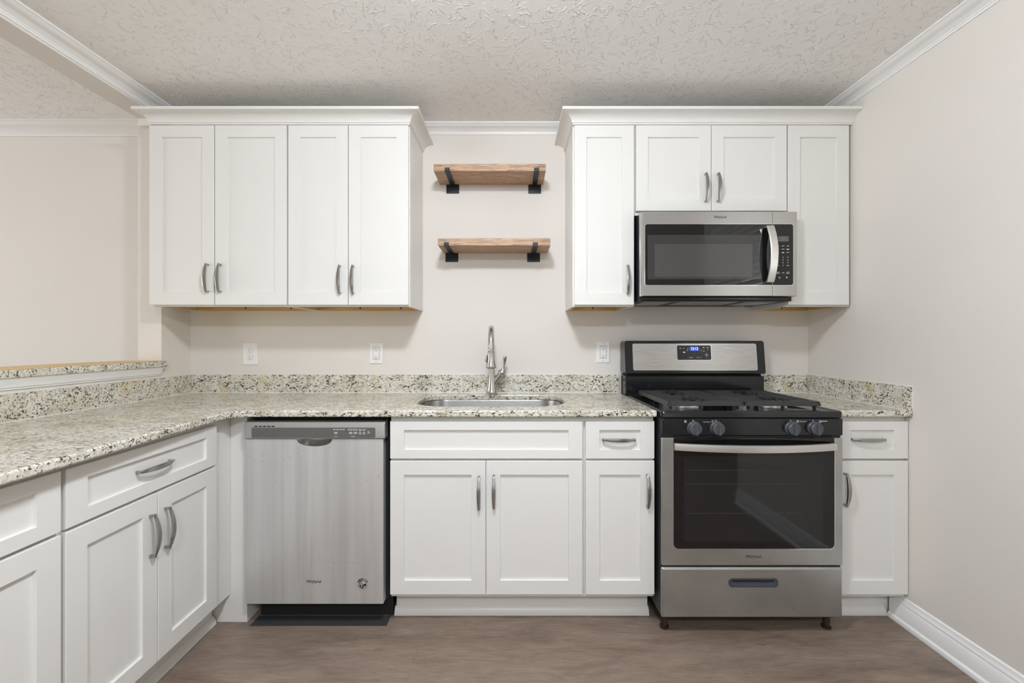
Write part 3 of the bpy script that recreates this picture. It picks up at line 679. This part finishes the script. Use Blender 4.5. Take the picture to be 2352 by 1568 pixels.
# ------------------------------------------------------------------ microwave
mw = thing('microwave', 'stainless over-the-range microwave with dark glass door', 'microwave', (39.3, -8, 56.2))
X0, X1, ZB, ZT, YF = 24.42, 54.22, 57.07, 73.27, -15.6
m = M().box(X0 + 0.1, X1 - 0.1, -14.0, -0.05, 56.3, 73.2)
bdy = obj('casing', m, MATTE, mw, bevel=0.06)
obj('bottom_lip', M().box(X0 + 0.3, X1 - 1.2, -14.6, -13.9, 56.45, 57.0), BLACK, mw, bevel=0.12)
m = M(); m.box(X0 + 1.5, X0 + 7, -12, -4, 56.22, 56.29); obj('lamp_lens', m, PRINTG, bdy)
obj('grease_filter', M().box(33, 44.5, -12.5, -5.5, 56.2, 56.29), MWFILT, bdy, bevel=0.02); obj('grease_filter', M().box(46, 52.5, -12, -4.5, 56.2, 56.29), MWFILT, bdy, bevel=0.02)
obj('damper', M().box(49, 51, -2.6, -1.2, 56.1, 56.29), PRINTG, bdy)
SX = 49.42
m = M(); R0 = lambda a, y: [(X0 + a, y, ZB + a * 0.3), (SX - 0.03, y, ZB + a * 0.3), (SX - 0.03, y, ZT - a * 0.3), (X0 + a, y, ZT - a * 0.3)]
m.loft([R0(0.0, -14.05), R0(0, -14.9), R0(0.12, -15.0), R0(0.12, -15.3), R0(0.3, YF)])
dr = obj('door', m, STEEL, mw)
obj('frame_edge', M().box(X0 - 0.04, X0 + 0.5, -14.75, -14.4, ZB + 0.1, ZT - 0.1), CHROME, dr, bevel=0.04)
obj('glass', plate(25.15, SX - 0.06, 59.2, 70.8, -15.5, -15.64, 0.45, 0.03, rs=(0.02, 0.45, 0.45, 0.02)), GLASS, dr)
obj('chrome_edge', plate(25.07, SX - 0.05, 59.12, 70.88, -15.5, -15.615, 0.5, 0.01, rs=(0.02, 0.5, 0.5, 0.02)), CHROME, dr)
wn = obj('window', plate(25.6, 47.5, 60.3, 68.75, -15.63, -15.648, 0.15, 0.005), GLASSIN, dr)
obj('screen', plate(26.95, 45.6, 60.75, 67.0, -15.64, -15.653, 0.12, 0.003), MWIN, wn)
st = obj('sticker', M().add([(46.95, -15.66, 69.75), (47.35, -15.66, 69.9), (47.32, -15.66, 68.95), (46.95, -15.655, 69.75), (47.35, -15.655, 69.9), (47.32, -15.655, 68.95)], [(0, 1, 2), (3, 4, 5), (0, 1, 4, 3), (1, 2, 5, 4), (2, 0, 3, 5)]), PRINT, dr)
m = M(); L = []
for i in range(21):
    s = -1 + i / 10; o_ = 0.75 + 1.35 * (1 - s * s); z = 65.0 + 5.35 * s
    L.append([(47.95, -15.62 - o_ + 0.3, z), (47.95, -15.62 - o_ + 0.08, z), (48.06, -15.62 - o_, z), (49.26, -15.62 - o_, z), (49.36, -15.62 - o_ + 0.08, z), (49.36, -15.62 - o_ + 0.3, z)])
m.loft(L)
for s in (-1, 1): m.box(48.05, 49.3, -16.3, -15.63, 65 + s * 5.2 - 0.14, 65 + s * 5.2 + 0.14)
obj('handle', m, m_steel('handle_steel', (0.78, 0.77, 0.75), 0.34, 0.03, True), dr)
logo(dr, 39.45, YF - 0.01, 72.15, 2.6)
m = M(); m.loft([[(SX + 0.03, y, ZB + a), (X1 - b_, y, ZB + a), (X1 - b_, y, ZT - a), (SX + 0.03, y, ZT - a)] for y, a, b_ in ((-14.05, 0, 0), (-15.3, 0, 0), (YF, 0.1, 0.12))])
cp = obj('control_panel', m, STEEL, mw)
obj('chrome_edge', plate(SX + 0.04, 53.48, 59.12, 70.88, -15.5, -15.615, 0.5, 0.01, rs=(0.5, 0.02, 0.02, 0.5)), CHROME, cp)
obj('glass', plate(SX + 0.05, 53.4, 59.2, 70.8, -15.5, -15.64, 0.45, 0.03, rs=(0.45, 0.02, 0.02, 0.45)), GLASS, cp)
obj('display', plate(50.4, 52.5, 67.5, 68.5, -15.63, -15.65, 0.08, 0.005), GREYP, cp)
its = [('1', 0.24, 51.45, -15.655, 67.95)]
for r, row in enumerate(('123', '456', '789')):
    for c, ch in enumerate(row): its.append((ch, 0.34, 50.5 + c * 0.92, -15.655, 64.5 - r * 0.53))
its.append(('0', 0.34, 51.42, -15.655, 62.92))
pm = text_geo(its)
bb = [(50.5 + c * 0.92, z, w, 0.08) for z, ws in ((66.65, (0.4, 0.5, 0.42)), (66.03, (0.3, 0.52, 0.55)), (65.42, (0.3, 0.42, 0.56)), (65.32, (0.3, 0.46, 0.0)), (65.95, (0, 0, 0.3)), (62.92, (0.42, 0, 0.44)), (61.52, (0, 0.5, 0))) for c, w in enumerate(ws) if w]
a = bars(bb, -15.651); pm.add(a.v, a.f)
for x in (50.5, 52.34):
    for q in ((x - 0.28, x + 0.28, 61.67, 61.71), (x - 0.28, x + 0.28, 61.33, 61.37), (x - 0.28, x - 0.24, 61.33, 61.71), (x + 0.24, x + 0.28, 61.33, 61.71)): pm.box(q[0], q[1], -15.659, -15.651, q[2], q[3])
    pm.box(x - 0.05, x + 0.05, -15.659, -15.651, 61.42, 61.62)
A = [(50.75 + 0.17 * math.cos(i * math.pi / 8), -15.658, 60.6 + 0.17 * math.sin(i * math.pi / 8)) for i in range(16)]; B = [(50.75 + (p[0] - 50.75) * 0.7, p[1], 60.6 + (p[2] - 60.6) * 0.7) for p in A]
pm.add(A + B, [(i, (i + 1) % 16, 16 + (i + 1) % 16, 16 + i) for i in range(16)])
pm.add([(51.95, -15.658, 60.7), (52.25, -15.658, 60.78), (52.2, -15.658, 60.45)], [(0, 1, 2)])
obj('printed_labels', pm, PRINT, cp)

# ------------------------------------------------------------------ range
rg = thing('range', 'black and stainless freestanding gas range with lit clock', 'range', (39.4, -14, 0.02))
RX0, RX1 = 24.42, 54.36
m = M().box(RX0 + 0.08, RX1 - 0.08, -26.22, -1.0, 2.95, 35.8)
obj('body', m, MATTE, rg, bevel=0.06)
# cooktop tray with raised rim
m = M()
tr = lambda a, z, n=4: [(p, q, z) for p, q in rrect(RX0 + a, RX1 - a, -26.75 + a, -4.9 + a, 0.5, n)]
m.loft([tr(0.12, 35.86), tr(0, 35.95), tr(0, 36.78), tr(0.12, 36.96), tr(0.4, 37.0), tr(0.75, 36.8), tr(1.1, 36.72)])
ck = obj('cooktop', m, BLACK, rg, angle=40)
# burners
for bx, by, r in ((31.6, -20.3, 1.9), (46.6, -20.3, 1.9), (31.6, -10.5, 1.6), (46.6, -10.5, 1.6)):
    b = obj('burner', M().lathe([(r + 0.35, 0.0), (r + 0.3, 0.2), (r, 0.45), (r * 0.8, 0.55)], (bx, by, 36.73), 'z', 28), ALU, ck); b['label'] = 'bright metal burner base'
    obj('burner_cap', M().lathe([(r * 0.95, 0.56), (r * 0.98, 0.7), (r * 0.8, 0.82), (0.2, 0.85)], (bx, by, 36.73), 'z', 28), MATTE, b)
# grates
def grate(x0, x1, cxs):
    m = M(); y0, y1 = -24.1, -7.1; zt, zb = 38.2, 37.42
    sec = lambda w0, w1: [(-w1, zb), (w1, zb), (w0, zt), (-w0, zt)]
    def bar(ax, c, a, b, w0=0.16, w1=0.28, zt_=None):
        s = [(p, z if (zt_ is None or z < 38) else zt_) for p, z in sec(w0, w1)]
        if ax == 'x': m.loft([[(a, c + p, z) for p, z in s], [(b, c + p, z) for p, z in s]])
        else: m.loft([[(c + p, a, z) for p, z in s], [(c + p, b, z) for p, z in s]])
    # outer frame: sloped outer faces
    m.loft([[(x, y0, zb), (x, y0 + 0.35, zt), (x, y0 + 0.75, zt), (x, y0 + 0.75, zb)] for x in (x0 + 0.5, x1 - 0.1)])
    m.loft([[(x, y1, zb), (x, y1 - 0.2, zt), (x, y1 - 0.6, zt), (x, y1 - 0.6, zb)] for x in (x0 + 0.3, x1 - 0.1)])
    m.loft([[(x0, y, zb), (x0 + 0.3, y, zt - 0.02), (x0 + 0.75, y, zt - 0.02), (x0 + 0.75, y, zb)] for y in (y0 + 0.1, y1 - 0.05)])
    m.loft([[(x1 - 0.02, y, zb), (x1 - 0.1, y, zt - 0.03), (x1 - 0.5, y, zt - 0.03), (x1 - 0.5, y, zb)] for y in (y0 + 0.1, y1 - 0.05)])
    # corner pieces
    for xx, sx in ((x0, 1),):
        m.loft([[(xx + 0.03 * sx, y0 + 0.12, zb), (xx + 0.55 * sx, y0 + 0.01, zb), (xx + 0.6 * sx, y0 + 0.4, zt - 0.01), (xx + 0.3 * sx, y0 + 0.5, zt - 0.01)], [(xx + 0.03 * sx, y0 + 0.7, zb), (xx + 0.6 * sx, y0 + 0.7, zb), (xx + 0.6 * sx, y0 + 0.7, zt - 0.01), (xx + 0.3 * sx, y0 + 0.7, zt - 0.01)]])
    bx = cxs
    for by in (-20.3, -10.5):
        for dy, g in ((-2.6, 1.6), (-1.1, 2.3), (0.4, 2.3), (1.9, 1.8), (3.2, 0.9)):
            y = by + dy
            bar('x', y, x0 + 0.6, bx - g); bar('x', y, bx + g, x1 - 0.3)
        bar('y', bx, by - 3.6, by - 1.5); bar('y', bx, by + 1.5, by + 3.7)
    bar('x', -15.4, x0 + 0.6, x1 - 0.3)
    for fx in (x0 + 0.9, x1 - 0.9, bx):
        for fy in (y0 + 0.6, -15.4, y1 - 0.5): m.box(fx - 0.22, fx + 0.22, fy - 0.22, fy + 0.22, 36.74, zb + 0.02)
    return m
IRON = m_iron()
obj('grate', grate(26.2, 39.5, 32.2), IRON, ck, bevel=0.06)
g2 = grate(-52.75, -39.6, -46.4)
g2.v = [(-x, y, z) for x, y, z in g2.v]; obj('grate', g2, IRON, ck, bevel=0.06)
# control panel and knobs
cpn = obj('control_panel', plate(RX0 + 0.02, RX1 - 0.02, 32.92, 35.8, -26.25, -26.75, 0.3, 0.14), BLACK, rg)
def knob(x, z):
    k = obj('knob', M().lathe([(1.12, -0.01), (1.12, -0.25), (1.02, -0.35), (0.98, -0.95), (0.9, -1.05)], (x, -26.75, z), 'y', 32), KNOB, cpn)
    obj('grip', M().loft([[(x - 0.26, -27.75, z - 0.97), (x + 0.26, -27.75, z - 0.97), (x + 0.26, -27.75, z + 0.97), (x - 0.26, -27.75, z + 0.97)], [(x - 0.17, -28.25, z - 0.9), (x + 0.17, -28.25, z - 0.9), (x + 0.17, -28.25, z + 0.9), (x - 0.17, -28.25, z + 0.9)]]), KNOB, k, bevel=0.06)
    obj('pointer', M().box(x - 0.03, x + 0.03, -28.262, -28.2, z + 0.2, z + 0.88), SLOT, k)
    rr = M(); 
    for a in range(24):
        pass
    obj('collar', M().lathe([(1.2, -0.005), (1.2, -0.06), (1.13, -0.07)], (x, -26.75, z), 'y', 32), CHROME if False else MATTE, k)
KX = (29.7, 33.45, 45.75, 49.45)
for x in KX: knob(x, 34.2)
pm = text_geo([('Power Burner', 0.2, 31.85, -26.76, 35.22, 'CENTER'), ('Power Burner', 0.2, 47.75, -26.76, 35.3, 'CENTER')])
a = bars([(51.2, 35.35, 0.95, 0.09)], -26.752); pm.add(a.v, a.f)
for x in KX: pm.lathe([(0.08, 0), (0.08, -0.01)], (x - 0.1, -26.752, 35.45), 'y', 12)
for x, q in ((28.35, 0), (32.85, 3), (46.8, 1), (50.5, 2)):
    for b in ((x - 0.18, x + 0.18, 35.42, 35.46), (x - 0.18, x + 0.18, 35.1, 35.14), (x - 0.18, x - 0.14, 35.1, 35.46), (x + 0.14, x + 0.18, 35.1, 35.46)): pm.box(b[0], b[1], -26.76, -26.752, b[2], b[3])
    ddx, ddz = ((-0.07, 0.08), (0.07, 0.08), (0.07, -0.08), (-0.07, -0.08))[q]
    pm.lathe([(0.08, 0), (0.08, -0.008)], (x + ddx, -26.752, 35.28 + ddz), 'y', 10)
obj('printed_labels', pm, PRINT, cpn)
# oven door
od = obj('oven_door', plate(RX0 + 0.05, RX1 - 0.04, 11.55, 32.55, -26.25, -26.72, 0.12, 0.12), STEELRG, rg)
obj('door_top', plate(26.42, 52.86, 30.3, 32.6, -26.3, -26.75, 0.1, 0.05), BLACK, od)
obj('chrome_edge', plate(26.28, 53.0, 14.24, 32.5, -26.6, -26.74, 0.8, 0.01, rs=(0.02, 0.02, 0.85, 0.85)), CHROME, od)
obj('glass', plate(26.38, 52.9, 14.34, 32.5, -26.6, -26.77, 0.75, 0.03, rs=(0.02, 0.02, 0.8, 0.8)), GLASS, od)
wn = obj('window', plate(28.05, 50.95, 15.5, 29.55, -26.76, -26.778, 0.5, 0.004), plain('oven_window_glass', (0.013, 0.013, 0.0132, 1), 0.05), od)
RK = plain('rack_grey', (0.035, 0.035, 0.034, 1), 0.4)
for z in (27.3, 25.05, 20.2): obj('rack_line', M().box(28.4, 45.5 + (z < 26) * 2, -26.782, -26.777, z - 0.03, z + 0.03), RK, wn)
m = M(); L = []
for i in range(25):
    s = -1 + i / 12; o_ = 0.55 + 1.75 * (1 - s * s); x = 39.64 + 13.25 * s
    L.append([(x, -26.77 - o_ + 0.25, 30.6), (x, -26.77 - o_, 30.68), (x, -26.77 - o_ - 0.05, 31.2), (x, -26.77 - o_, 31.8), (x, -26.77 - o_ + 0.25, 31.88)])
m.loft(L)
for s in (-1, 1): m.box(39.64 + s * 12.9 - 0.3, 39.64 + s * 12.9 + 0.3, -27.3, -26.77, 30.7, 31.8)
obj('handle', m, m_steel('oven_handle_steel', (0.72, 0.71, 0.69), 0.36, 0.03), od)
logo(od, 39.55, -26.73, 13.05, 2.7)
# storage drawer with pocket pull
A = rrect(RX0 + 0.02, RX1 - 0.05, 2.9, 11.18, 0.25, 4)
dwr = obj('storage_drawer', plate(RX0 + 0.02, RX1 - 0.05, 2.9, 11.18, -26.25, -26.75, 0.3, 0.28), STEELRG, rg)
ho = rrect(35.45, 43.55, 8.05, 9.5, 0.55, 6); hi = rrect(35.8, 43.2, 8.3, 9.3, 0.45, 6)
m = M(); m.loft([[(x, -26.74, z) for x, z in ho], [(x, -26.84, z) for x, z in ho], [(x, -26.86, z) for x, z in hi], [(x, -26.765, z) for x, z in rrect(36.0, 43.0, 8.5, 9.25, 0.35, 6)]], True, True)
hp = obj('pocket_handle', m, [plain('pocket_grey', lin(62, 66, 76), 0.25)], dwr)
obj('pocket_recess', M().prism(rrect(36.05, 42.95, 8.85, 9.22, 0.15, 4), 'y', -26.768, -26.77), SLOT, hp)
# backguard
bgd = obj('backguard', M().loft([[(24.25, -1.05, 35.9), (54.2, -1.05, 35.9), (54.2, -4.85, 35.9), (24.25, -4.85, 35.9)], [(24.25, -1.05, 40.95), (54.2, -1.05, 40.95), (54.2, -4.85, 40.95), (24.25, -4.85, 40.95)]]), BLACK, rg, bevel=0.15, seg=3)
obj('slot', M().box(24.6, 53.8, -4.3, -1.2, 40.9, 41.6), DARK, bgd)
# tilted head: front face leans back toward the top
zb, zt, yb_, yt_ = 41.45, 48.55, -5.6, -4.75
fy = lambda z: yb_ + (yt_ - yb_) * (z - zb) / (zt - zb)
m = M(); R1 = rrect(24.1, 54.25, zb, zt, 0.5, 5)
R2 = rrect(24.25, 54.1, zb + 0.15, zt - 0.15, 0.4, 5)
m.loft([[(x, -1.05, z) for x, z in R1], [(x, fy(z) + 0.2, z) for x, z in R1], [(x, fy(z), z) for x, z in R2]])
hdm = obj('head', m, BLACK, bgd)
def tilt_plate(x0, x1, z0, z1, r, off, th=0.1):
    A = rrect(x0, x1, z0, z1, r, 5); return M().loft([[(x, fy(z) + th, z) for x, z in A], [(x, fy(z) - off, z) for x, z in A]])
obj('chrome_edge', tilt_plate(25.72, 52.42, 42.22, 47.95, 0.35, 0.01), CHROME, hdm)
obj('steel_panel', tilt_plate(25.8, 52.34, 42.3, 47.87, 0.3, 0.02), m_steel('backguard_steel', (0.56, 0.555, 0.54), 0.28, 0.02), hdm)
obj('chrome_edge', tilt_plate(35.2, 42.72, 44.35, 47.68, 0.4, 0.03), CHROME, hdm)
dsp = obj('display_panel', tilt_plate(35.3, 42.6, 44.45, 47.58, 0.32, 0.045), plain('display_black', (0.012, 0.013, 0.016, 1), 0.15), hdm)
obj('clock_glow', tilt_plate(37.9, 40.15, 46.35, 47.3, 0.3, 0.05), BLUE, dsp)
ck_ = text_geo([('12:12', 0.86, 39.0, fy(46.85) - 0.07, 46.85, 'CENTER', 0, 0.86)])
ck_.v = [(x, fy(z) - 0.065 + (y - fy(46.85) + 0.07) * 0.5, z) for x, y, z in ck_.v]
obj('clock_digits', ck_, DIGIT, dsp)
it = [(36.0, 46.95, 0.32, 0.12), (36.75, 46.95, 0.36, 0.06), (36.8, 46.1, 0.5, 0.2), (41.05, 47.1, 0.38, 0.1), (41.9, 47.1, 0.5, 0.1), (41.05, 46.3, 0.4, 0.07), (41.6, 45.5, 0.75, 0.08), (37.55, 46.85, 0.3, 0.06), (37.55, 46.5, 0.3, 0.06), (40.5, 46.5, 0.3, 0.06)]
it2 = [(38.3, 44.98, 0.5, 0.3), (39.7, 44.98, 0.5, 0.3), (37.85, 44.98, 0.26, 0.26), (40.3, 44.98, 0.3, 0.26), (41.1, 46.65, 0.2, 0.2), (41.9, 46.65, 0.26, 0.26), (41.6, 45.8, 0.34, 0.28), (41.6, 45.1, 0.34, 0.28)]
pm = M()
for x, z, w, h in it: pm.add([(x + a * w / 2, fy(z + b * h / 2) - 0.06, z + b * h / 2) for a, b in ((-1, -1), (1, -1), (1, 1), (-1, 1))], [(0, 1, 2, 3)])
obj('printed_labels', pm, PRINT, dsp)
pm = M()
for x, z, w, h in it2: pm.add([(x + a * w / 2, fy(z + b * h / 2) - 0.06, z + b * h / 2) for a, b in ((-1, -1), (1, -1), (1, 1), (-1, 1))], [(0, 1, 2, 3)])
obj('keys', pm, plain('key_grey', lin(110, 112, 116), 0.5), dsp)
for fx in (25.6, 53.1):
    for fy_ in (-25.3 + 0.7, -4):
        obj('foot', M().lathe([(0.75, 0.0), (0.75, 0.3), (0.45, 0.4), (0.4, 0.9), (0.55, 0.95), (0.55, 2.3)], (fx, fy_, 0.02), 'z', 16), FOOT, rg)
